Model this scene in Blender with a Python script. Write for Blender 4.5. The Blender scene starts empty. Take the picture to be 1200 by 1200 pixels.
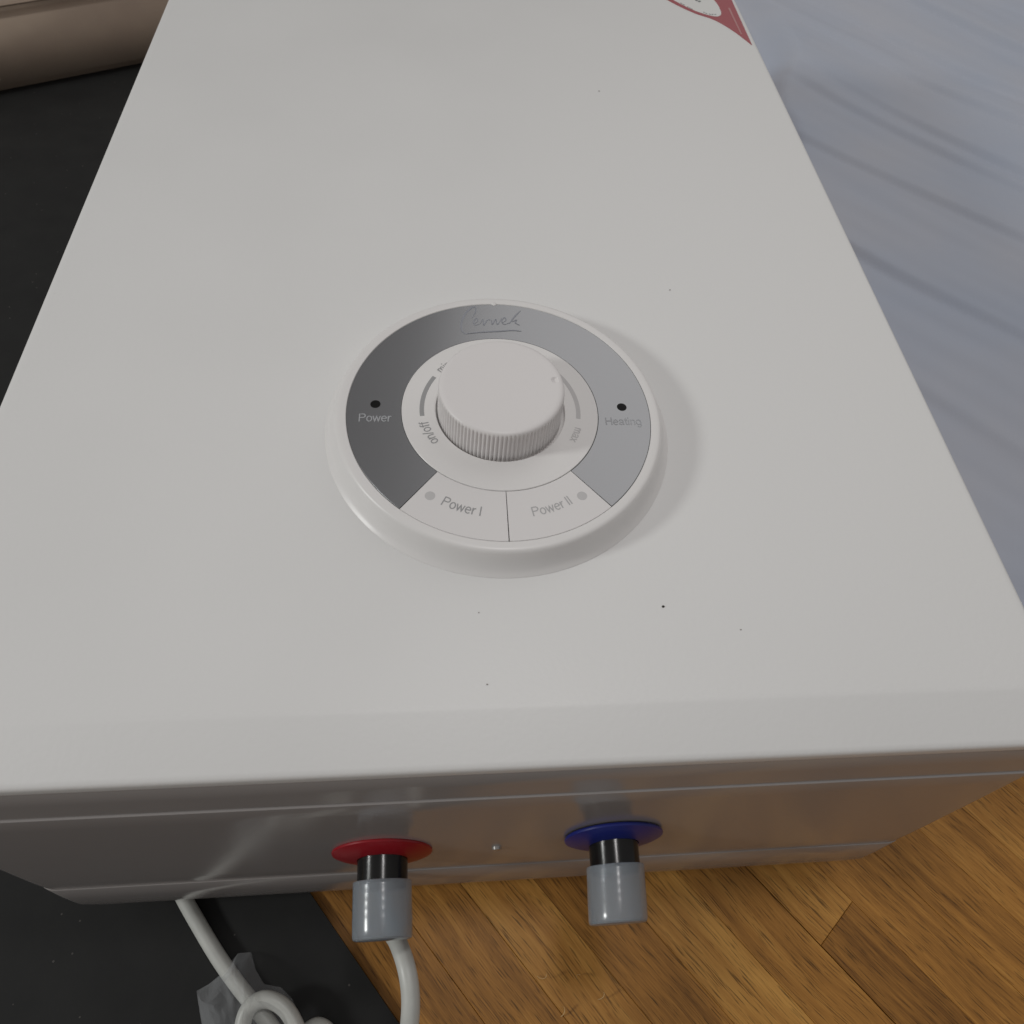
import bpy, bmesh, math, random
from mathutils import Vector, Matrix, noise
random.seed(7)
R = math.radians
S = bpy.context.scene
COL = S.collection

# ------------------------------------------------------------------ camera
cam_d = bpy.data.cameras.new('camera'); cam = bpy.data.objects.new('camera', cam_d); COL.objects.link(cam)
FPX = 840.59
CAM_LOC = Vector((-.02837, -.23283, .28762))
CAM_ROT = (R(32.27522), R(-4.20916), R(-3.39985))
cam.location = CAM_LOC; cam.rotation_euler = CAM_ROT
cam_d.sensor_width = 36; cam_d.lens = 36 * FPX / 1200
cam_d.clip_start = .01; cam_d.clip_end = 50
cam_d.dof.use_dof = True; cam_d.dof.focus_distance = .385; cam_d.dof.aperture_fstop = 18
S.camera = cam

# ------------------------------------------------------------------ world, lamps, exposure
W = bpy.data.worlds.new('World'); S.world = W; W.use_nodes = True
bg = W.node_tree.nodes['Background']; bg.inputs[0].default_value = (1, .97, .95, 1); bg.inputs[1].default_value = .2
def area(name, loc, target, size, power, col):
    d = bpy.data.lights.new(name, 'AREA'); d.shape = 'DISK'; d.size = size; d.energy = power; d.color = col
    o = bpy.data.objects.new(name, d); COL.objects.link(o); o.location = loc
    o.rotation_euler = (Vector(target) - Vector(loc)).to_track_quat('-Z', 'Y').to_euler()
    return o
area('room_lamp_side', (-2.6, -.34, 1.33), (0, -.05, 0), .42, 22.0, (.985, 1, .975))
area('dial_ring_fill', (1.36, 1.75, 1.8), (.1, .1, 0), 3.0, 12.5, (1, .98, .96))  # added unseen soft disc, brightens the right side of the dial ring
area('room_lamp_overhead', (.05, -.04, .80), (.04, -.08, 0), .10, 0.92, (1, .965, .955))
S.view_settings.view_transform = 'Standard'; S.view_settings.look = 'None'
S.view_settings.exposure = .13; S.view_settings.gamma = 1

# ------------------------------------------------------------------ helpers
CM = Matrix.Translation(CAM_LOC) @ __import__('mathutils').Euler(CAM_ROT).to_matrix().to_4x4()
def at(x, y, z):
    """where a line of sight measured in the photograph (1200 px) meets the height z"""
    v = CM.to_3x3() @ Vector(((x - 600) / FPX, (600 - y) / FPX, -1))
    return CAM_LOC + v * ((z - CAM_LOC.z) / v.z)
def link(name, me, mat, parent=None, smooth=True, loc=None):
    o = bpy.data.objects.new(name, me); COL.objects.link(o)
    if mat is not None and not me.materials: me.materials.append(mat)
    if parent: o.parent = parent
    if loc is not None: o.location = loc
    for p in me.polygons: p.use_smooth = smooth
    return o
def pyd(name, vs, fs, mat, parent=None, smooth=True, sharp=None, loc=None):
    me = bpy.data.meshes.new(name); me.from_pydata([tuple(v) for v in vs], [], fs); me.update()
    bm = bmesh.new(); bm.from_mesh(me); bmesh.ops.recalc_face_normals(bm, faces=bm.faces); bm.to_mesh(me); bm.free()
    o = link(name, me, mat, parent, smooth, loc)
    if sharp is not None: me.set_sharp_from_angle(angle=R(sharp))
    return o
def tag(o, label=None, cat=None, group=None, kind=None):
    if label: o['label'] = label
    if cat: o['category'] = cat
    if group: o['group'] = group
    if kind: o['kind'] = kind
    return o
def empty(name, loc=(0, 0, 0)):
    o = bpy.data.objects.new(name, None); COL.objects.link(o); o.location = loc; o.empty_display_size = .05; return o
def lathe_data(prof, n=96, a0=0, a1=2 * math.pi):
    full = abs(a1 - a0 - 2 * math.pi) < 1e-6
    m = n if full else n + 1
    vs = []; fs = []
    for j in range(m):
        a = a0 + (a1 - a0) * j / n; c, s = math.cos(a), math.sin(a)
        vs += [(r * c, r * s, z) for r, z in prof]
    k = len(prof)
    for j in range(n):
        b = j * k; e = ((j + 1) % m) * k
        for i in range(k - 1): fs.append((b + i, e + i, e + i + 1, b + i + 1))
    return vs, fs
def lathe(name, prof, mat, parent, n=96, sharp=35, axis=None, loc=None):
    vs, fs = lathe_data(prof, n)
    if axis == '-Y': vs = [(x, -z, y) for x, y, z in vs]
    return pyd(name, vs, fs, mat, parent, True, sharp, loc)
def sector(name, r0, r1, z0, z1, a0, a1, mat, parent, bev=.0002, n=120):
    """closed ring sector with bevelled top edges"""
    prof = [(r0, z0), (r0, z1 - bev), (r0 + bev, z1), (r1 - bev, z1), (r1, z1 - bev), (r1, z0), (r0, z0)]
    vs, fs = lathe_data(prof, n, a0, a1)
    full = abs(a1 - a0 - 2 * math.pi) < 1e-6
    if not full:
        k = len(prof); fs.append(tuple(range(k - 1))); fs.append(tuple(n * k + i for i in range(k - 1)))
    o = pyd(name, vs, fs, mat, parent, True, 30); bm = bmesh.new(); bm.from_mesh(o.data)
    bmesh.ops.remove_doubles(bm, verts=bm.verts, dist=1e-6); bmesh.ops.recalc_face_normals(bm, faces=bm.faces)
    bm.to_mesh(o.data); bm.free(); o.data.set_sharp_from_angle(angle=R(30)); return o
def catmull(pts, per=10, closed=False):
    P = [Vector(p) for p in pts]; n = len(P); out = []
    for i in range(n if closed else n - 1):
        g = (lambda k: P[k % n]) if closed else (lambda k: P[max(0, min(n - 1, k))])
        a, b, c, d = g(i - 1), g(i), g(i + 1), g(i + 2)
        for s in range(per):
            t = s / per
            out.append(.5 * ((2 * b) + (c - a) * t + (2 * a - 5 * b + 4 * c - d) * t * t + (3 * b - a - 3 * c + d) * t ** 3))
    if not closed: out.append(P[-1])
    return out
def sweep(path, rad, n=14):
    """round tube along a path with parallel-transported rings"""
    vs = []; fs = []; up = Vector((.13, .3, 1)).normalized()
    for i, p in enumerate(path):
        t = (path[min(i + 1, len(path) - 1)] - path[max(i - 1, 0)]).normalized()
        up = (up - t * up.dot(t)).normalized(); sd = t.cross(up); r = rad(i) if callable(rad) else rad
        vs += [p + (up * math.cos(2 * math.pi * k / n) + sd * math.sin(2 * math.pi * k / n)) * r for k in range(n)]
    for i in range(len(path) - 1):
        for k in range(n):
            a = i * n + k; b = i * n + (k + 1) % n; fs.append((a, b, b + n, a + n))
    fs.append(tuple(range(n))); m = (len(path) - 1) * n; fs.append(tuple(m + k for k in range(n)))
    return vs, fs
def rrect(x0, x1, y0, y1, r, z, n=7, rb=None):
    """rounded rectangle loop in plan; r = front corner radius, rb = back corner radius"""
    rb = r if rb is None else rb; pts = []
    for cx, cy, a, q in ((x0 + r, y0 + r, 180, r), (x1 - r, y0 + r, 270, r), (x1 - rb, y1 - rb, 0, rb), (x0 + rb, y1 - rb, 90, rb)):
        for k in range(n + 1):
            t = R(a + 90 * k / n); pts.append((cx + q * math.cos(t), cy + q * math.sin(t), z))
    return pts
def loft(loops, cap0=True, cap1=True):
    vs = [p for l in loops for p in l]; k = len(loops[0]); fs = []
    for i in range(len(loops) - 1):
        for j in range(k):
            a = i * k + j; b = i * k + (j + 1) % k; fs.append((a, b, b + k, a + k))
    if cap0: fs.append(tuple(range(k)))
    if cap1: fs.append(tuple((len(loops) - 1) * k + j for j in range(k)))
    return vs, fs

# ------------------------------------------------------------------ materials
def mat(name, col, rough=.5, metal=0, spec=.5, **kw):
    m = bpy.data.materials.new(name); m.use_nodes = True; b = m.node_tree.nodes['Principled BSDF']
    b.inputs['Base Color'].default_value = (*col, 1); b.inputs['Roughness'].default_value = rough
    b.inputs['Metallic'].default_value = metal; b.inputs['Specular IOR Level'].default_value = spec
    for k, v in kw.items(): b.inputs[k.replace('_', ' ')].default_value = v
    return m
def nodes(m): return m.node_tree.nodes, m.node_tree.links, m.node_tree.nodes['Principled BSDF']
def add_noise(m, scale, amount_bump=0, dist=.001, rough=None, colvar=None, detail=4, stretch=None):
    N, L, b = nodes(m)
    tc = N.new('ShaderNodeTexCoord'); src = tc.outputs['Object']
    if stretch:
        mp = N.new('ShaderNodeMapping'); mp.inputs['Scale'].default_value = stretch; L.new(src, mp.inputs[0]); src = mp.outputs[0]
    nz = N.new('ShaderNodeTexNoise'); nz.inputs['Scale'].default_value = scale; nz.inputs['Detail'].default_value = detail; L.new(src, nz.inputs['Vector'])
    if amount_bump:
        bp = N.new('ShaderNodeBump'); bp.inputs['Strength'].default_value = amount_bump; bp.inputs['Distance'].default_value = dist
        L.new(nz.outputs['Fac'], bp.inputs['Height']); L.new(bp.outputs[0], b.inputs['Normal'])
    if rough:
        mr = N.new('ShaderNodeMapRange'); mr.inputs[1].default_value = .3; mr.inputs[2].default_value = .7
        mr.inputs[3].default_value, mr.inputs[4].default_value = rough; L.new(nz.outputs['Fac'], mr.inputs[0]); L.new(mr.outputs[0], b.inputs['Roughness'])
    if colvar:
        cr = N.new('ShaderNodeValToRGB'); cr.color_ramp.elements[0].position = .3; cr.color_ramp.elements[1].position = .7
        cr.color_ramp.elements[0].color = (*colvar[0], 1); cr.color_ramp.elements[1].color = (*colvar[1], 1)
        L.new(nz.outputs['Fac'], cr.inputs[0]); L.new(cr.outputs[0], b.inputs['Base Color'])
    return m
M = {}
M['enamel'] = add_noise(mat('white_enamel', (.8, .8, .79), .4), 9, rough=(.36, .50), colvar=((.795, .793, .785), (.81, .808, .80)))
def orange_peel(m, scale, st, dist):
    N, L, b = nodes(m); tc = N.new('ShaderNodeTexCoord'); nz = N.new('ShaderNodeTexNoise'); nz.inputs['Scale'].default_value = scale; nz.inputs['Detail'].default_value = 2
    bp = N.new('ShaderNodeBump'); bp.inputs['Strength'].default_value = st; bp.inputs['Distance'].default_value = dist
    L.new(tc.outputs['Object'], nz.inputs['Vector']); L.new(nz.outputs['Fac'], bp.inputs['Height']); L.new(bp.outputs[0], b.inputs['Normal'])
orange_peel(M['enamel'], 420, .25, .0003)
M['cap'] = add_noise(mat('grey_gloss_paint', (.36, .335, .325), .2, spec=.95), 5, rough=(.15, .22))
orange_peel(M['cap'], 60, .05, .001)
M['plastic'] = add_noise(mat('white_plastic', (.8, .785, .775), .33), 30, rough=(.28, .38))
M['knob'] = add_noise(mat('white_knob_plastic', (.79, .765, .76), .38), 60, rough=(.34, .44))
orange_peel(M['knob'], 900, .2, .0002)
M['button'] = mat('white_button_plastic', (.78, .76, .755), .36)
M['gap'] = mat('dark_gap', (.02, .02, .012), .6)
M['foil'] = add_noise(mat('silver_foil', (.375, .38, .395), .25, 1), 3, rough=(.23, .29))
M['black'] = mat('black_lens', (.004, .004, .004), .5, spec=.2)
M['print'] = mat('grey_print', (.34, .34, .345), .5)
M['print_mid'] = mat('mid_grey_print', (.46, .455, .46), .5)
M['print_light'] = mat('light_grey_print', (.56, .55, .55), .5)
M['foil_print'] = mat('silver_lettering', (.4, .41, .43), .5)
M['logo_print'] = mat('blue_grey_script', (.29, .3, .335), .4)
M['red'] = mat('red_plastic', (.36, .008, .018), .35)
M['blue'] = mat('blue_plastic', (.012, .022, .2), .35)
M['nipple'] = mat('black_pipe', (.008, .008, .008), .2)
M['cord'] = add_noise(mat('white_cord', (.52, .53, .5), .38), 50, .15, .001, colvar=((.54, .55, .52), (.66, .67, .63)))
M['mat'] = add_noise(mat('black_foam', (.012, .012, .012), .75), 30, .3, .002, colvar=((.005, .005, .005), (.010, .010, .0095)))
N, L, b = nodes(M['mat']); tc = N.new('ShaderNodeTexCoord'); vo = N.new('ShaderNodeTexVoronoi'); vo.inputs['Scale'].default_value = 85; L.new(tc.outputs['Object'], vo.inputs['Vector'])
th = N.new('ShaderNodeMath'); th.operation = 'LESS_THAN'; th.inputs[1].default_value = .055; L.new(vo.outputs['Distance'], th.inputs[0])
src = b.inputs['Base Color'].links[0].from_socket; mx = N.new('ShaderNodeMix'); mx.data_type = 'RGBA'; L.new(th.outputs[0], mx.inputs[0]); L.new(src, mx.inputs[6]); mx.inputs[7].default_value = (.07, .065, .06, 1); L.new(mx.outputs[2], b.inputs['Base Color'])
M['mat_edge'] = mat('cut_edge', (.1, .075, .05), .7)
M['label_red'] = mat('red_label', (.37, .045, .06), .4)
M['label_white'] = mat('white_label', (.8, .8, .78), .4)
M['label_pale'] = mat('pink_label_line', (.5, .22, .22), .4)
M['label_print'] = mat('grey_label_print', (.2, .22, .22), .5)
M['speck'] = mat('dark_speck', (.03, .025, .02), .8)
M['glint_dot'] = mat('pale_glint', (.5, .48, .46), .25, .6)  # pale metal tone that paints a glint on the end cap
# translucent polyethylene
m = mat('clear_polyethylene', (.66, .72, .78), .2, spec=.6, IOR=1.5); N, L, b = nodes(m)
b.inputs['Transmission Weight'].default_value = .72
M['poly'] = m
# packing film: mostly see-through with a milky glossy skin
m = mat('packing_film', (.7, .72, .74), .18, spec=.7); N, L, b = nodes(m)
tr = N.new('ShaderNodeBsdfTransparent'); mx = N.new('ShaderNodeMixShader'); lw = N.new('ShaderNodeLayerWeight'); lw.inputs[0].default_value = .25
mr = N.new('ShaderNodeMapRange'); mr.inputs[3].default_value = .07; mr.inputs[4].default_value = .6
L.new(lw.outputs['Facing'], mr.inputs[0]); L.new(mr.outputs[0], mx.inputs[0]); L.new(tr.outputs[0], mx.inputs[1]); L.new(b.outputs[0], mx.inputs[2])
L.new(mx.outputs[0], N['Material Output'].inputs['Surface']); M['film'] = m
# oak parquet: every strip gets its own tone and its own piece of grain
def wood():
    m = mat('oak_parquet', (.3, .17, .06), .44, spec=.35); N, L, b = nodes(m)
    tc = N.new('ShaderNodeTexCoord'); oi = N.new('ShaderNodeObjectInfo')
    mul = N.new('ShaderNodeVectorMath'); mul.operation = 'SCALE'; mul.inputs[0].default_value = (37, 19, 11); L.new(oi.outputs['Random'], mul.inputs['Scale'])
    ad = N.new('ShaderNodeVectorMath'); L.new(tc.outputs['Object'], ad.inputs[0]); L.new(mul.outputs[0], ad.inputs[1])
    # grain lines drift sideways a little along the strip
    wv = N.new('ShaderNodeTexNoise'); wv.inputs['Scale'].default_value = 9; wv.inputs['Detail'].default_value = 1; L.new(ad.outputs[0], wv.inputs['Vector'])
    ws = N.new('ShaderNodeVectorMath'); ws.operation = 'MULTIPLY'; ws.inputs[1].default_value = (0, .014, 0); L.new(wv.outputs['Color'], ws.inputs[0])
    wd = N.new('ShaderNodeVectorMath'); L.new(ad.outputs[0], wd.inputs[0]); L.new(ws.outputs[0], wd.inputs[1])
    def ns(sc, scale, det, rough=.6):
        mp = N.new('ShaderNodeMapping'); mp.inputs['Scale'].default_value = sc; L.new(wd.outputs[0], mp.inputs[0])
        n = N.new('ShaderNodeTexNoise'); n.inputs['Scale'].default_value = scale; n.inputs['Detail'].default_value = det; n.inputs['Roughness'].default_value = rough
        L.new(mp.outputs[0], n.inputs['Vector']); return n.outputs['Fac']
    def ma(x, k, c):
        q = N.new('ShaderNodeMath'); q.operation = 'MULTIPLY_ADD'; L.new(x, q.inputs[0]); q.inputs[1].default_value = k
        if isinstance(c, (int, float)): q.inputs[2].default_value = c
        else: L.new(c, q.inputs[2])
        return q.outputs[0]
    grain = ns((1, 16, 1), 10, 5); fine = ns((1, 34, 1), 44, 4); pores = ns((1, 22, 1), 60, 2, .5); broad = ns((1, 4, 1), 6, 2)
    tone = N.new('ShaderNodeSeparateColor'); L.new(oi.outputs['Color'], tone.inputs[0])
    fac = ma(fine, .42, ma(grain, .55, ma(broad, .35, ma(tone.outputs[0], .34, -.33))))
    cr = N.new('ShaderNodeValToRGB'); e = cr.color_ramp.elements
    e[0].position = .2; e[0].color = (.13, .050, .010, 1); e[1].position = .85; e[1].color = (.78, .42, .105, 1)
    k = cr.color_ramp.elements.new(.5); k.color = (.45, .205, .042, 1); L.new(fac, cr.inputs[0])
    pr = N.new('ShaderNodeMapRange'); pr.inputs[1].default_value = .33; pr.inputs[2].default_value = .43; pr.inputs[3].default_value = .36; pr.inputs[4].default_value = 1; L.new(pores, pr.inputs[0])
    mc = N.new('ShaderNodeMix'); mc.data_type = 'RGBA'; mc.blend_type = 'MULTIPLY'; mc.inputs[0].default_value = 1
    L.new(cr.outputs[0], mc.inputs[6]); L.new(pr.outputs[0], mc.inputs[7]); L.new(mc.outputs[2], b.inputs['Base Color'])
    bp = N.new('ShaderNodeBump'); bp.inputs['Strength'].default_value = .3; bp.inputs['Distance'].default_value = .0005; L.new(fac, bp.inputs['Height']); L.new(bp.outputs[0], b.inputs['Normal'])
    return m
M['wood'] = wood()
M['sheet'] = add_noise(mat('blue_white_cloth', (.54, .58, .68), .7, spec=.3), 5, colvar=((.52, .57, .68), (.58, .60, .67)))
M['card'] = add_noise(mat('beige_card', (.42, .32, .25), .75), 12, .2, .002, colvar=((.37, .28, .22), (.46, .36, .28)))
M['shaving'] = mat('pale_wood_curl', (.75, .55, .28), .6)

# ------------------------------------------------------------------ the setting: parquet floor
FZ = -.24
fl = pyd('floor', [(-3, -3, FZ - .016), (3, -3, FZ - .016), (3, 3, FZ - .016), (-3, 3, FZ - .016)], [(0, 1, 2, 3)], M['wood'], smooth=False)
tag(fl, 'oak strip parquet floor under the heater', kind='structure')
PW, PL, TH = .0375, .56, R(-51)
u = Vector((math.cos(TH), math.sin(TH), 0)); nn = Vector((-math.sin(TH), math.cos(TH), 0))
def plank_mesh():
    bm = bmesh.new(); bmesh.ops.create_cube(bm, size=1)
    for v in bm.verts: v.co = Vector((v.co.x * (PL - .0003), v.co.y * (PW - .0002), v.co.z * .014 - .007))
    bmesh.ops.bevel(bm, geom=[e for e in bm.edges if e.verts[0].co.z > -.001 and e.verts[1].co.z > -.001], offset=.00025, segments=1, affect='EDGES')
    me = bpy.data.meshes.new('plank'); bm.to_mesh(me); bm.free(); me.materials.append(M['wood']); return me
pm = plank_mesh(); cnt = 0
TONE = {(0, 0): .70, (0, 1): .2, (-1, 0): .42, (-1, 1): .42, (-2, 0): .85, (-2, 1): .85, (-3, 0): .3, (-3, 1): .3, (-4, 0): .72, (-4, 1): .72, (-5, 0): .5, (-5, 1): .5, (1, 0): .4, (1, 1): .4}
for k in range(-9, 18):
    n0 = .0155 + PW * (k + .5) + (.0005 if k >= 0 else 0)
    off = .317 if k == 0 else .317 + PL * (.29 + .30 * ((k * .618) % 1))
    for j in range(-4, 3):
        uc = off + PL * (j - .5); c = u * uc + nn * n0
        if not (-.62 < c.x < 1.0 and -.62 < c.y < .95): continue
        if cnt >= 300: continue
        o = link('plank', pm, None, fl, False, (c.x, c.y, FZ + random.uniform(-.0002, .0001))); o.rotation_euler = (0, 0, TH); cnt += 1
        tn = TONE.get((k, j), random.uniform(.15, .85)); o.color = (tn, tn, tn, 1)

# ------------------------------------------------------------------ black mat under the heater's left side
mo = [(-.16, -.1346), (-.0, -.3332), (.30, -.7037), (.05, -1.0), (-1.3, -1.0), (-1.3, 1.4), (-.16, 1.4)]
vs = [(x, y, FZ + .0041) for x, y in mo] + [(x, y, FZ + .0003) for x, y in mo]
k = len(mo); bmv = pyd('black_mat', vs, [tuple(range(k))], M['mat'], smooth=False)
tag(bmv, 'flat black foam mat on the parquet beneath the white heater', 'mat')
bmv.data.update()
pyd('cut_edge', vs, [(i, (i + 1) % k, k + (i + 1) % k, k + i) for i in range(k)], M['mat_edge'], bmv, smooth=False)

# ------------------------------------------------------------------ water heater
H = empty('water_heater', (0, .2, FZ + .0045)); OFF = Vector((0, -.2, -(FZ + .0045)))
tag(H, 'white flat water heater lying on its back with round control dial and two capped pipes', 'water heater')
BASE = empty  # (parts below are modelled in scene coordinates and shifted by OFF)
def part(name, vs, fs, mt, parent=None, smooth=True, sharp=35):
    o = pyd(name, [Vector(v) + OFF for v in vs], fs, mt, parent or H, smooth, sharp); return o
X0, X1, YB = -.2486, .2434, .66
def rl(dx, yf, z, r, yb=YB, rb=None): return rrect(X0 + dx, X1 - dx, yf, yb, r, z, rb=rb)
# cover: flat top, slightly sloping front strip, rolled edge
loops = [rl(.0075, -.1440, 0, .003), rl(.0055, -.1455, 0, .0032), rl(.0045, -.1464, -.00012, .0034), rl(.0036, -.1474, -.00034, .0036),
         rl(.0016, -.1660, -.0040, .004), rl(.0007, -.1677, -.0045, .0045), rl(.0002, -.1686, -.0054, .0048), rl(0, -.1690, -.0066, .005), rl(0, -.1692, -.0100, .005), rl(.003, -.1660, -.0100, .005)]
part('front_cover', *loft(loops, True, True), M['enamel'], sharp=50)
# glossy grey end cap: lid band, seam shoulder, bulged face, lower shoulder, rolled bottom
EB = -.10
def el(dx, yf, z, r): return rrect(X0 + dx, X1 - dx, yf, EB, r, z, n=8, rb=.0005)
lo = [el(.0012, -.1682, -.0103, .006), el(.0008, -.1690, -.0112, .006), el(.0004, -.1712, -.0225, .007), el(.0002, -.1734, -.0333, .008),
      el(.0012, -.1724, -.0336, .008), el(.0012, -.1724, -.0344, .008), el(.0002, -.1739, -.0346, .008), el(-.0003, -.1743, -.03475, .008), el(-.0004, -.17445, -.0351, .009)]
for t in (.1, .25, .45, .65, .85): lo.append(el(.0, -.17455 - .0125 * t ** .95, -.0354 - .125 * t, .009 + .003 * t))
lo += [el(.0002, -.18665, -.1590, .012), el(.0004, -.18665, -.1594, .012), el(0, -.1869, -.15955, .012), el(0, -.1872, -.1600, .012)]
lo += [el(-.001, -.1893, -.182, .012), el(-.0015, -.1908, -.200, .013), el(.001, -.1902, -.214, .015), el(.008, -.1850, -.2255, .02), el(.024, -.175, -.2325, .03), el(.05, -.158, -.2350, .04)]
part('end_cap', *loft(lo, True, True), M['cap'], sharp=40)
# rear shell (white sides and back behind the end cap)
def sl(dx, z): return rrect(X0 + dx, X1 - dx, EB + .0004, YB - .002, .0005, z, rb=.03)
part('rear_shell', *loft([sl(.001, -.0104), sl(.001, -.165), sl(.006, -.198), sl(.02, -.224), sl(.05, -.2352)]), M['enamel'])
# small bright dome standing in for a glint on the end cap between the pipes
def lathe_y(name, prof, mt, parent, c, n=64, sharp=35):
    v, f = lathe_data(prof, n); return part(name, [Vector((x + c[0], c[1] - z, y + c[2])) for x, y, z in v], f, mt, parent, True, sharp)
lathe_y('glint_dot', [(0, .0010), (.0014, .0009), (.0024, .0005), (.0027, -.001)], M['glint_dot'], H, (-.0035, -.1835, -.1175), 20)

# ---------------- pipes with coloured flanges and clear caps
def pipe(name, flm, c, cx_end, lab):
    axis_shift = cx_end - c[0]
    def L_(nm, prof, mt, parent, n=72, sharp=40, ribs=None):
        v, f = lathe_data(prof, n)
        return part(nm, [Vector((x * .975 + c[0] + axis_shift * max(z, 0) / .037, c[1] - z, y * .975 + c[2])) for x, y, z in v], f, mt, parent, True, sharp)
    p = L_(name, [(0, -.01), (.0127, -.01), (.0127, .0138), (.0122, .0143), (.0120, .0165), (.0112, .0170), (.0092, .0170), (.0092, .012), (0, .012)], M['nipple'], H)
    p['label'] = lab
    fo = L_('flange', [(.0128, -.0016), (.0252, -.0012), (.0256, -.0004), (.0254, .0003), (.0235, .0011), (.0205, .0020), (.0170, .0028), (.0129, .0033)], flm, p)
    for v in fo.data.vertices: v.co.y += .095 * (v.co.z - OFF.z - c[2])   # seated on the sloping face
    prof = [(.0129, .0128)]
    prof += [(.0143, .0128), (.0147, .0133), (.0147, .0150)]
    for q in range(4): z = .0165 + q * .0036; prof += [(.01464, z), (.01468, z + .0012), (.01468, z + .0024)]
    prof += [(.0146, .0330), (.01455, .0362), (.0141, .0374), (.0130, .0379), (0, .0381)]
    prof += [(0, .0368), (.0125, .0366), (.0131, .0355), (.0131, .0128), (.0129, .0128)]
    L_('protective_cap', prof, M['poly'], p)
    return p
pipe('hot_water_pipe', M['red'], (-.0613, -.1832, -.1120), -.0600, 'black pipe with red flange and clear cap')
pipe('cold_water_pipe', M['blue'], (.0550, -.1832, -.1025), .0522, 'black pipe with blue flange and clear cap')

# ---------------- control panel
h = .013
cp = part('control_panel', *lathe_data([(.0, .0102), (.0757, .0102), (.0757, .0127), (.0760, .0130), (.0788, .01305), (.0800, .01285), (.0809, .0123), (.0815, .0112),
     (.0824, .0085), (.0834, .0055), (.0846, .0030), (.0858, .0014), (.0869, .0007), (.0874, .0003), (.0875, -.0002)], 192), M['plastic'], H, True, 40)
def sub(o): o.parent = cp; o.location = OFF; return o
sub(sector('panel_floor', .0478, .0756, .0098, .0104, 0, 2 * math.pi, M['gap'], cp, n=128))
foil = sub(sector('foil_ring', .04915, .07545, .0104, .01292, R(-49.9), R(229.9), M['foil'], cp, .00012, 160))
sub(sector('button', .0491, .07562, .0104, .01302, R(230.25), R(269.82), M['button'], cp, .00015, 40))
sub(sector('button', .0491, .07562, .0104, .01302, R(270.18), R(309.75), M['button'], cp, .00015, 40))
sub(sector('inner_disc', .0322, .0489, .0085, .01325, 0, 2 * math.pi, M['plastic'], cp, .00025, 160))
sub(sector('knob_recess', .002, .0330, .0080, .0086, 0, 2 * math.pi, M['gap'], cp, .0001, 96))
v, f = lathe_data([(0, .01335), (.0009, .0133), (.0013, .0130), (.0013, .011)], 20)
sub(pyd('notch_pin', [(x + .0002, y + .0758, z) for x, y, z in v], f, M['plastic'], cp))
# knob: 96 fine ribs, rounded top edge, shallow dimple
NR, NS = 96, 8; seg = NR * NS; KX = -.0004
prof = [(.0310, .0088, 1), (.0309, .0150, 1), (.03065, .0210, 1), (.03045, .0270, 1), (.0304, .0284, .9), (.0303, .0291, .4), (.0300, .0299, 0), (.0295, .0304, 0), (.0288, .0307, 0), (.0279, .0309, 0)]
prof += [(.0272 - .00045 * i, .03095, 0) for i in range(16)] + [(.016, .03085, 0), (.008, .0308, 0), (.0005, .0308, 0)]
dimp = at(651, 445, .031)
vs = []; fs = []
for j in range(seg):
    a = 2 * math.pi * j / seg; w = (j % NS) / NS
    rib = abs(w - .5) * 2; rib = min(1, rib * 1.5)           # flat ridges with V grooves between them
    for r, z, k in prof:
        rr = r - k * .0008 * (1 - rib)
        x, y = rr * math.cos(a) + KX, rr * math.sin(a)
        if .018 < r < .0277:
            q = math.hypot(x - dimp.x, y - dimp.y) / .0021
            if q < 1: z -= .0011 * (1 - q * q)
        vs.append((x, y, z))
k = len(prof)
for j in range(seg):
    b_ = j * k; e_ = ((j + 1) % seg) * k
    for i in range(k - 1): fs.append((b_ + i, e_ + i, e_ + i + 1, b_ + i + 1))
fs.append(tuple(j * k + k - 1 for j in range(seg)))
sub(pyd('knob', vs, fs, M['knob'], cp, True, 40))
# indicator lights and printed dots
def disc(nm, x, y, r, z, hh, mt, n=28):
    v, f = lathe_data([(0, z + hh), (r * .8, z + hh), (r, z + hh * .3), (r, z - .0005)], n)
    return sub(pyd(nm, [(a + x, b_ + y, c) for a, b_, c in v], f, mt, cp, True, 50))
disc('indicator_light', -.0617, .0033, .0025, .01292, .00006, M['black'])
disc('indicator_light', .0618, .0018, .0025, .01292, .00006, M['black'])
disc('printed_dot', -.0349, -.0512, .0024, .01302, .00006, M['print_light'])
disc('printed_dot', .0353, -.0520, .0024, .01302, .00006, M['print_light'])
# printed arcs
def arc(a0, a1, mt): sub(sector('printed_arc', .0379, .0401, .01320, .01331, R(a0), R(a1), mt, cp, .00002, 40))
arc(147, 186.5, M['print']); arc(-9, 36, M['print_light'])
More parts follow.
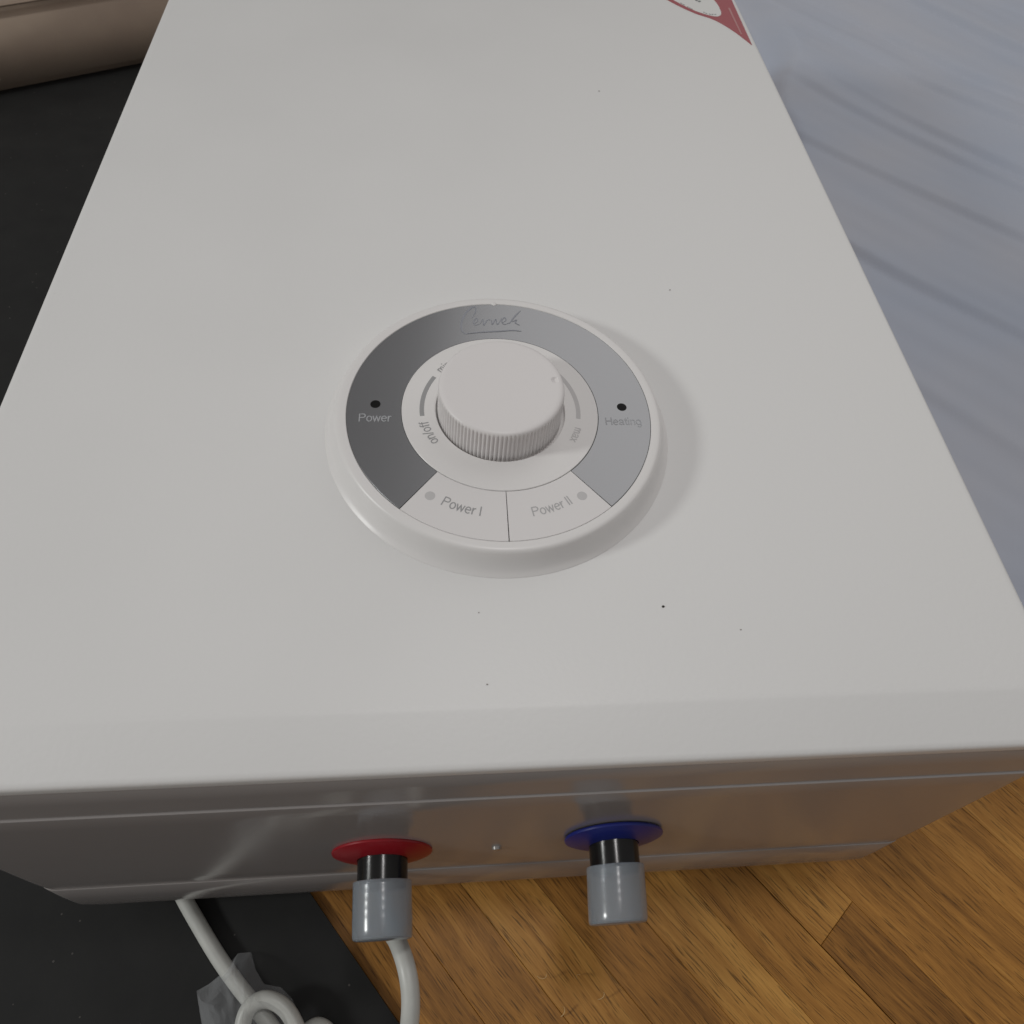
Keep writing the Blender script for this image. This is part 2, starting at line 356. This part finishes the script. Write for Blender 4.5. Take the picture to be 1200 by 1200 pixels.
# lettering
def el_(cx, cy, rx, ry, a0, a1, n=22): return [(cx + rx * math.cos(R(a0 + (a1 - a0) * i / n)), cy + ry * math.sin(R(a0 + (a1 - a0) * i / n))) for i in range(n + 1)]
def cv(*p): return [(v.x, v.y) for v in catmull([(x, y, 0) for x, y in p], 6)]
GLYPH = {   # plain sans letters as monoline strokes, cap height 1: (advance, strokes)
 'P': (.74, [[(.06, 0), (.06, 1)], [(.1, .955), (.38, .955)] + el_(.40, .735, .22, .22, 90, -90) + [(.38, .515), (.1, .515)]]),
 'H': (.82, [[(.06, 0), (.06, 1)], [(.66, 0), (.66, 1)], [(.1, .53), (.62, .53)]]),
 'I': (.26, [[(.08, 0), (.08, 1)]]), ' ': (.32, []),
 'o': (.64, [el_(.29, .36, .235, .325, 0, 360, 32)]),
 'w': (.82, [[(.01, .72), (.19, .04), (.37, .68), (.55, .04), (.73, .72)]]),
 'e': (.63, [[(.085, .385), (.505, .385)], el_(.29, .36, .235, .325, 4, 318, 30)]),
 'r': (.39, [[(.07, 0), (.07, .72)], cv((.1, .4), (.15, .58), (.24, .66), (.36, .67))]),
 'a': (.63, [cv((.07, .52), (.14, .65), (.29, .69), (.43, .63), (.47, .48), (.47, .25), (.48, .09), (.56, .04)), cv((.44, .41), (.27, .37), (.1, .3), (.07, .16), (.16, .05), (.31, .06), (.43, .18))]),
 't': (.36, [cv((.15, .92), (.15, .6), (.15, .2), (.19, .07), (.31, .05)), [(.01, .675), (.1, .675)], [(.2, .675), (.3, .675)]]),
 'i': (.25, [[(.07, 0), (.07, .72)], [(.07, .88), (.07, 1)]]),
 'n': (.62, [[(.07, 0), (.07, .72)], cv((.1, .42), (.16, .6), (.29, .68), (.42, .62), (.47, .46), (.47, .2), (.47, 0))]),
 'g': (.64, [el_(.28, .36, .22, .325, 20, 340, 28), cv((.52, .72), (.52, .4), (.52, .0), (.47, -.2), (.3, -.27), (.11, -.2))]),
 'm': (.92, [[(.07, 0), (.07, .72)], cv((.1, .44), (.15, .61), (.25, .68), (.36, .62), (.4, .46), (.4, .2), (.4, 0)), cv((.45, .44), (.5, .61), (.6, .68), (.7, .62), (.74, .46), (.74, .2), (.74, 0))]),
 'x': (.58, [[(.03, .72), (.51, 0)], [(.51, .72), (.31, .42)], [(.23, .3), (.03, 0)]]),
 'f': (.35, [cv((.14, 0), (.14, .3), (.14, .78), (.18, .92), (.32, .95)), [(.0, .675), (.09, .675)], [(.19, .675), (.3, .675)]]),
 '/': (.36, [[(.0, -.03), (.29, 1.0)]]), }
def text(body, width, mt, place, z, w=.115):
    total = sum(GLYPH[c][0] for c in body) - .1; s = width / total; x = 0; V = []; F = []; lay = 0
    for c in body:
        for st in GLYPH[c][1]:
            pts = []
            for i in range(len(st) - 1):                             # short steps so that the word can follow an arc
                a, b_ = Vector(st[i]), Vector(st[i + 1]); k_ = max(1, int((b_ - a).length / .15)); pts += [a.lerp(b_, q / k_) for q in range(k_)]
            pts.append(Vector(st[-1])); n = len(pts); b0 = len(V)
            for i, p in enumerate(pts):
                t0 = (p - pts[i - 1]).normalized() if i else (pts[1] - p).normalized(); t1 = (pts[i + 1] - p).normalized() if i < n - 1 else t0
                t = (t0 + t1).normalized(); sd = Vector((-t.y, t.x)) * (w * .5 / max(.45, t.dot(t0)))
                for q in (p + sd, p - sd):
                    P = place((x + q.x - total / 2) * s, (q.y - .36) * s); V.append((P[0], P[1], z + lay * 6e-6))
            F += [(b0 + 2 * i, b0 + 2 * i + 1, b0 + 2 * i + 3, b0 + 2 * i + 2) for i in range(n - 1)]
            lay = (lay + 1) % 3
        x += GLYPH[c][0]
    o = sub(pyd('lettering', V, F, mt, cp, False)); bm = bmesh.new(); bm.from_mesh(o.data)
    for fc in bm.faces:
        if fc.normal.z < 0: fc.normal_flip()
    bm.to_mesh(o.data); bm.free(); return o
def straight(cx, cy, rot=0):
    c, s = math.cos(R(rot)), math.sin(R(rot)); return lambda a, b: (cx + a * c - b * s, cy + a * s + b * c)
def under(ang, r):                                                   # tops towards the centre, read along the lower arc
    return lambda a, b: ((r - b) * math.cos(R(ang) + a / r), (r - b) * math.sin(R(ang) + a / r))
def over(ang, r):                                                    # tops outward, read clockwise
    return lambda a, b: ((r + b) * math.cos(R(ang) - a / r), (r + b) * math.sin(R(ang) - a / r))
text('Power', .0152, M['foil_print'], straight(-.0617, -.0060), .01299)
text('Heating', .0180, M['foil_print'], straight(.0612, -.0080), .01299)
text('Power I', .0186, M['print'], under(250.3, .0618), .01308)
text('Power II', .0196, M['print_mid'], under(289.6, .0622), .01308)
text('on/off', .0138, M['print'], over(203, .0384), .01334)
text('min', .0076, M['print'], over(135, .0392), .01334)
text('max', .0088, M['print_light'], over(-24, .0396), .01334)
# script logo: thin brush strokes
def stroke(px, w, z=.01299):
    pts = catmull([at(x, y, z) for x, y in px], 8); n = len(pts); vs = []; fs = []
    for i, p in enumerate(pts):
        t = (pts[min(i + 1, n - 1)] - pts[max(i - 1, 0)]).normalized(); sd = Vector((-t.y, t.x, 0))
        ww = w * (.35 + .65 * math.sin(math.pi * min(1, max(.0, (i + .6) / n)))) * .5
        vs += [p + sd * ww, p - sd * ww]
    return vs, [(2 * i, 2 * i + 1, 2 * i + 3, 2 * i + 2) for i in range(n - 1)]
LV = []; LF = []
for n_, (px, w) in enumerate([([(553, 373), (557, 366), (557, 360), (552, 361), (545, 368), (541, 378), (541, 386), (545, 391), (551, 390)], .0011),
        ([(556, 379), (560, 376), (558, 373), (555, 377), (557, 381), (563, 379)], .0007), ([(563, 379), (566, 374), (567, 381), (571, 375), (575, 375)], .0007),
        ([(576, 374), (577, 380), (581, 374), (583, 380), (588, 373)], .0007), ([(589, 378), (593, 375), (591, 372), (588, 376), (591, 380), (597, 378)], .0007),
        ([(597, 379), (603, 371), (610, 364)], .0009), ([(600, 377), (605, 375), (604, 378), (609, 381)], .0008),
        ([(546, 391), (565, 389), (585, 388), (600, 387), (611, 388)], .0009)]):
    v, f = stroke(px, w, .01298 + .00001 * n_); b_ = len(LV); LV += v; LF += [tuple(i + b_ for i in q) for q in f]
lg = sub(pyd('script_logo', LV, LF, M['logo_print'], cp, False))
for p in lg.data.polygons:
    if p.normal.z < 0: p.flip()

# ---------------- red and white sticker near the far right corner
def flat(nm, pts, z, mt, parent, dz=.00012):
    n = len(pts); o = pyd(nm, [(p[0] + OFF.x, p[1] + OFF.y, z + OFF.z) for p in pts] + [(p[0] + OFF.x, p[1] + OFF.y, z - dz + OFF.z) for p in pts],
        [tuple(range(n)), tuple(range(2 * n - 1, n - 1, -1))] + [(i, n + i, n + (i + 1) % n, (i + 1) % n) for i in range(n)], mt, parent, False); return o
c1 = catmull([(.125, .60, 0), (.150, .525, 0), (.1755, .4879, 0), (.1948, .4665, 0), (.2120, .4545, 0), (.2252, .4356, 0), (.2358, .4131, 0)], 10)
red = flat('sticker', c1 + [Vector((.2366, .4952, 0)), Vector((.2372, .60, 0))], .00035, M['label_red'], H, .0003); red['label'] = 'red pointed sticker with white panel'
wp = catmull([(.145, .565, 0), (.158, .52, 0), (.1803, .4885, 0), (.197, .4695, 0), (.2125, .4608, 0), (.2195, .4640, 0), (.2212, .475, 0), (.2190, .4932, 0), (.205, .535, 0), (.18, .575, 0)], 10, True)
flat('white_panel', wp, .0005, M['label_white'], red)
flat('pale_line', [at(853, 10, 0), at(855, 10, 0), at(869.5, 41, 0), at(868, 41, 0)], .0005, M['label_pale'], red)
LV = []; LF = []
for (xa, ya, xb, yb, wd) in ((806, -4, 814, 0, .0035), (815, .5, 821.5, 3.2, .0035), (812, -6, 824, -2, .0025), (824, 15, 829, 17.2, .0012), (830.5, 17.5, 840, 17.8, .0012), (797, 4, 803, 7.5, .001), (805, 8.5, 812, 12, .001)):
    a, c = at(xa, ya, 0), at(xb, yb, 0); t = (c - a); n = max(2, int(t.length / .0022)); sd = Vector((-t.y, t.x, 0)).normalized() * wd * .5
    for i in range(n):
        p, q = a + t * (i / n), a + t * ((i + .72) / n); b_ = len(LV)
        LV += [w_ + OFF + Vector((0, 0, .00058)) for w_ in (p - sd, q - sd, q + sd, p + sd)]; LF.append((b_, b_ + 1, b_ + 2, b_ + 3))
pyd('fine_print', LV, LF, M['label_print'], red, False)

# ---------------- power cord: leaves the end cap below the hot pipe, coils on the mat, runs back under the heater
CR = .0046
cz = FZ + .0041 + CR
def A(x, y, z): return at(x, y, z)
cpts = [Vector((-.066, -.170, -.160)), Vector((-.0655, -.1925, -.160)), A(455, 1083, -.152), A(466, 1104, -.140), A(476, 1133, -.134), A(481, 1165, -.134), A(480, 1200, -.138), A(474, 1245, -.152),
        A(455, 1290, -.185), A(428, 1300, -.215), A(402, 1258, cz), A(388, 1215, cz), A(370, 1203, cz), A(350, 1222, cz), A(338, 1250, cz + .002), A(312, 1266, cz + .004), A(291, 1246, cz + .008), A(284, 1212, cz + .009), A(290, 1184, cz + .010),
        A(309, 1171, cz + .0105), A(331, 1179, cz + .010), A(347, 1203, cz + .009), A(358, 1242, cz + .0088), A(370, 1290, cz + .004), A(366, 1326, cz), A(350, 1318, cz), A(338, 1275, cz), A(328, 1222, cz), A(306, 1188, cz), A(280, 1156, cz), A(256, 1122, cz), A(232, 1082, cz), A(212, 1046, cz + .001), A(196, 1012, cz + .001), A(180, 980, cz + .001)]
v, f = sweep(catmull(cpts, 9), CR, 16)
part('power_cord', v, f, M['cord'], H, True, 60)

# ------------------------------------------------------------------ clear plastic bag around the coil
bo = [(232, 1161), (246, 1153), (262, 1141), (276, 1122), (281, 1117), (295, 1116), (300, 1136), (310, 1153), (330, 1157), (343, 1170), (353, 1193), (362, 1222), (352, 1262), (322, 1282), (276, 1276), (246, 1250), (238, 1200), (234, 1175)]
cz0 = FZ + .0041
ctr = at(298, 1200, cz0)
def bag(top):
    vs = [tuple(ctr + Vector((0, 0, .026 if top else .0006)))]; fs = []; nr = 9; out = []
    for i in range(len(bo)):                                         # densify the outline, straight between crumpled corners
        p, q = Vector(bo[i]), Vector(bo[(i + 1) % len(bo)])
        out += [p.lerp(q, k / 4) for k in range(4)]
    m_ = len(out)
    for r in range(1, nr + 1):
        t = r / nr
        for i, q in enumerate(out):
            P = ctr.lerp(at(q.x, q.y, cz0), t); sd = Vector((P.x * 55, P.y * 55, 3.7))
            cr_ = abs(noise.noise(sd)) * .55 + abs(noise.noise(sd * 2.3)) * .3
            z = ((1 - t ** 3) * .021 + .002 + cr_ * .014 * (.35 + .65 * (1 - t ** 4))) if top else .0006 + cr_ * .001
            j = Vector((noise.noise(sd * 1.7), noise.noise(sd * 1.9 + Vector((5, 5, 5))), 0)) * .0025 * (t < 1)
            vs.append(tuple(P + j + Vector((0, 0, z))))
    for i in range(m_): fs.append((0, 1 + i, 1 + (i + 1) % m_))
    for r in range(nr - 1):
        for i in range(m_):
            a = 1 + r * m_ + i; b_ = 1 + r * m_ + (i + 1) % m_; fs.append((a, b_, b_ + m_, a + m_))
    return vs, fs
va, fa = bag(True); vb, fb = bag(False); na = len(va)
bg_o = pyd('plastic_bag', va + vb, fa + [tuple(i + na for i in q) for q in fb], M['film'], None, False)
tag(bg_o, 'crumpled clear plastic bag around the coiled white cord on the black mat', 'plastic bag')

# ------------------------------------------------------------------ bluish white sheet heaped along the heater's right side
def smooth(t): t = max(0, min(1, t)); return t * t * (3 - 2 * t)
folds = [(.30, .009), (.47, .0045), (.62, .0055), (.795, .0065), (.915, .0065), (.958, .008), (1.068, .010), (1.143, .008), (1.27, .009), (1.40, .008), (1.56, .009), (1.75, .008), (2.0, .008)]
def drape(s):
    """soft pleats: each rises steeply at its crease and sinks slowly to the next"""
    for (c, a), (d, _) in zip(folds, folds[1:]):
        if c - .016 <= s < d - .016: return a * smooth((s - c + .016) / .014) * (1 - smooth((s - c) / (d - c - .016)))
    return 0
vs = []; NX, NY = 260, 430
for j in range(NY + 1):
    y = -.12 + 1.75 * j / NY
    xe = .385 + .022 * max(0, min(1, (y - .45) / .4)) - .12 * max(0, min(1, (.25 - y) / .3)) + .006 * math.sin(y * 21)
    for i in range(NX + 1):
        t = i / NX; x = xe + t * 1.05
        wob = .022 * noise.noise(Vector((x * 2.2, y * 2.2, 1))) + .003 * noise.noise(Vector((x * 9, y * 9, 4)))
        s = (x * .72 + y * .69) + wob
        z = .022 + drape(s) * (.75 + .9 * noise.noise(Vector((x * 3.1, y * 3.1, 21)))) + .0022 * noise.noise(Vector((s * 38, (x - y) * 5, 2))) + .010 * noise.noise(Vector((x * 4, y * 4, 8)))
        lift = .05 * smooth((y - .74) / .16) + .003 * math.sin(y * 17)
        z *= .1 + .9 * smooth((x - xe - lift) / .05)
        vs.append((x, y, FZ + .002 + max(.001, z)))
fs = [(j * (NX + 1) + i, j * (NX + 1) + i + 1, (j + 1) * (NX + 1) + i + 1, (j + 1) * (NX + 1) + i) for j in range(NY) for i in range(NX)]
sh = pyd('cloth_sheet', vs, fs, M['sheet']); sm = sh.modifiers.new('thickness', 'SOLIDIFY'); sm.thickness = .0015; sm.offset = 1
tag(sh, 'bluish white folded sheet lying beside the right side of the heater', 'sheet')

# ------------------------------------------------------------------ beige cardboard box beyond the left side
def box_part(nm, a, b_, mt, parent, bev=.004, rz=0):
    bm = bmesh.new(); bmesh.ops.create_cube(bm, size=1)
    for v in bm.verts: v.co = Vector([(a[i] + b_[i]) / 2 + v.co[i] * (b_[i] - a[i]) for i in range(3)])
    bmesh.ops.bevel(bm, geom=bm.edges[:], offset=bev, segments=3, affect='EDGES'); me = bpy.data.meshes.new(nm); bm.to_mesh(me); bm.free()
    return link(nm, me, mt, parent, True)
bx = empty('cardboard_box', (-.655, .90, FZ + .0045)); bx.rotation_euler = (0, 0, R(28))
tag(bx, 'low beige cardboard box standing on the black mat past the heater', 'box')
box_part('side_walls', (-.24, -.2, 0), (.24, .2, .088), M['card'], bx, .010)
box_part('flap', (-.238, -.198, .0885), (.238, -.0015, .0925), M['card'], bx, .0015)
box_part('flap', (-.238, .0015, .0885), (.238, .198, .0925), M['card'], bx, .0015)

# ------------------------------------------------------------------ wood shavings on the parquet, specks on the cover
def shaving(px, py, ang, rr, turn):
    pts = [Vector((rr * math.cos(t) * (1 - .12 * i), rr * math.sin(t) * (1 - .1 * i), .0012 + .0012 * i)) for i, t in enumerate([R(turn * q / 6) for q in range(7)])]
    vs = []; pts = catmull(pts, 4)
    for p in pts: vs += [p, p + Vector((0, 0, .0011)), p * .93 + Vector((0, 0, .0011)), p * .93]
    fs = [(4 * i + a, 4 * i + (a + 1) % 4, 4 * i + 4 + (a + 1) % 4, 4 * i + 4 + a) for i in range(len(pts) - 1) for a in range(4)]
    c = at(px, py, FZ); o = pyd('wood_shaving', vs, fs, M['shaving'], None, True); o.location = (c.x, c.y, FZ - .0008); o.rotation_euler = (0, 0, R(ang))
    tag(o, 'tiny curled pale wood shaving on the oak parquet', 'wood shaving', 'wood shavings on the floor')
for a in ((636, 1140, 200, .0042, 150), (676, 1147, 40, .003, 120), (702, 1163, 250, .0038, 140), (655, 1182, 280, .0042, 160)): shaving(*a)
M['speck_pale'] = mat('grey_speck', (.32, .3, .28), .8)
def speck(px, py, r):
    c = at(px, py, 0); bm = bmesh.new(); bmesh.ops.create_icosphere(bm, subdivisions=1, radius=r)
    for v in bm.verts: v.co = Vector((v.co.x * random.uniform(.7, 1.3), v.co.y * random.uniform(.6, 1.2), v.co.z * .5))
    me = bpy.data.meshes.new('dust_speck'); bm.to_mesh(me); bm.free()
    o = link('dust_speck', me, M['speck'] if px == 777 else M['speck_pale'], None, True, (c.x, c.y, r * .3)); tag(o, 'darkest dust speck, beside the round control dial on the white cover' if px == 777 else 'faint grey dust speck on the white heater cover', 'dust speck', 'dust specks on the cover')
for a in ((777, 711, .0006), (868, 738, .0004), (571, 802, .0004), (561, 718, .00035), (785, 340, .0005), (702, 107, .0006)): speck(*a)

S.render.engine = 'CYCLES'
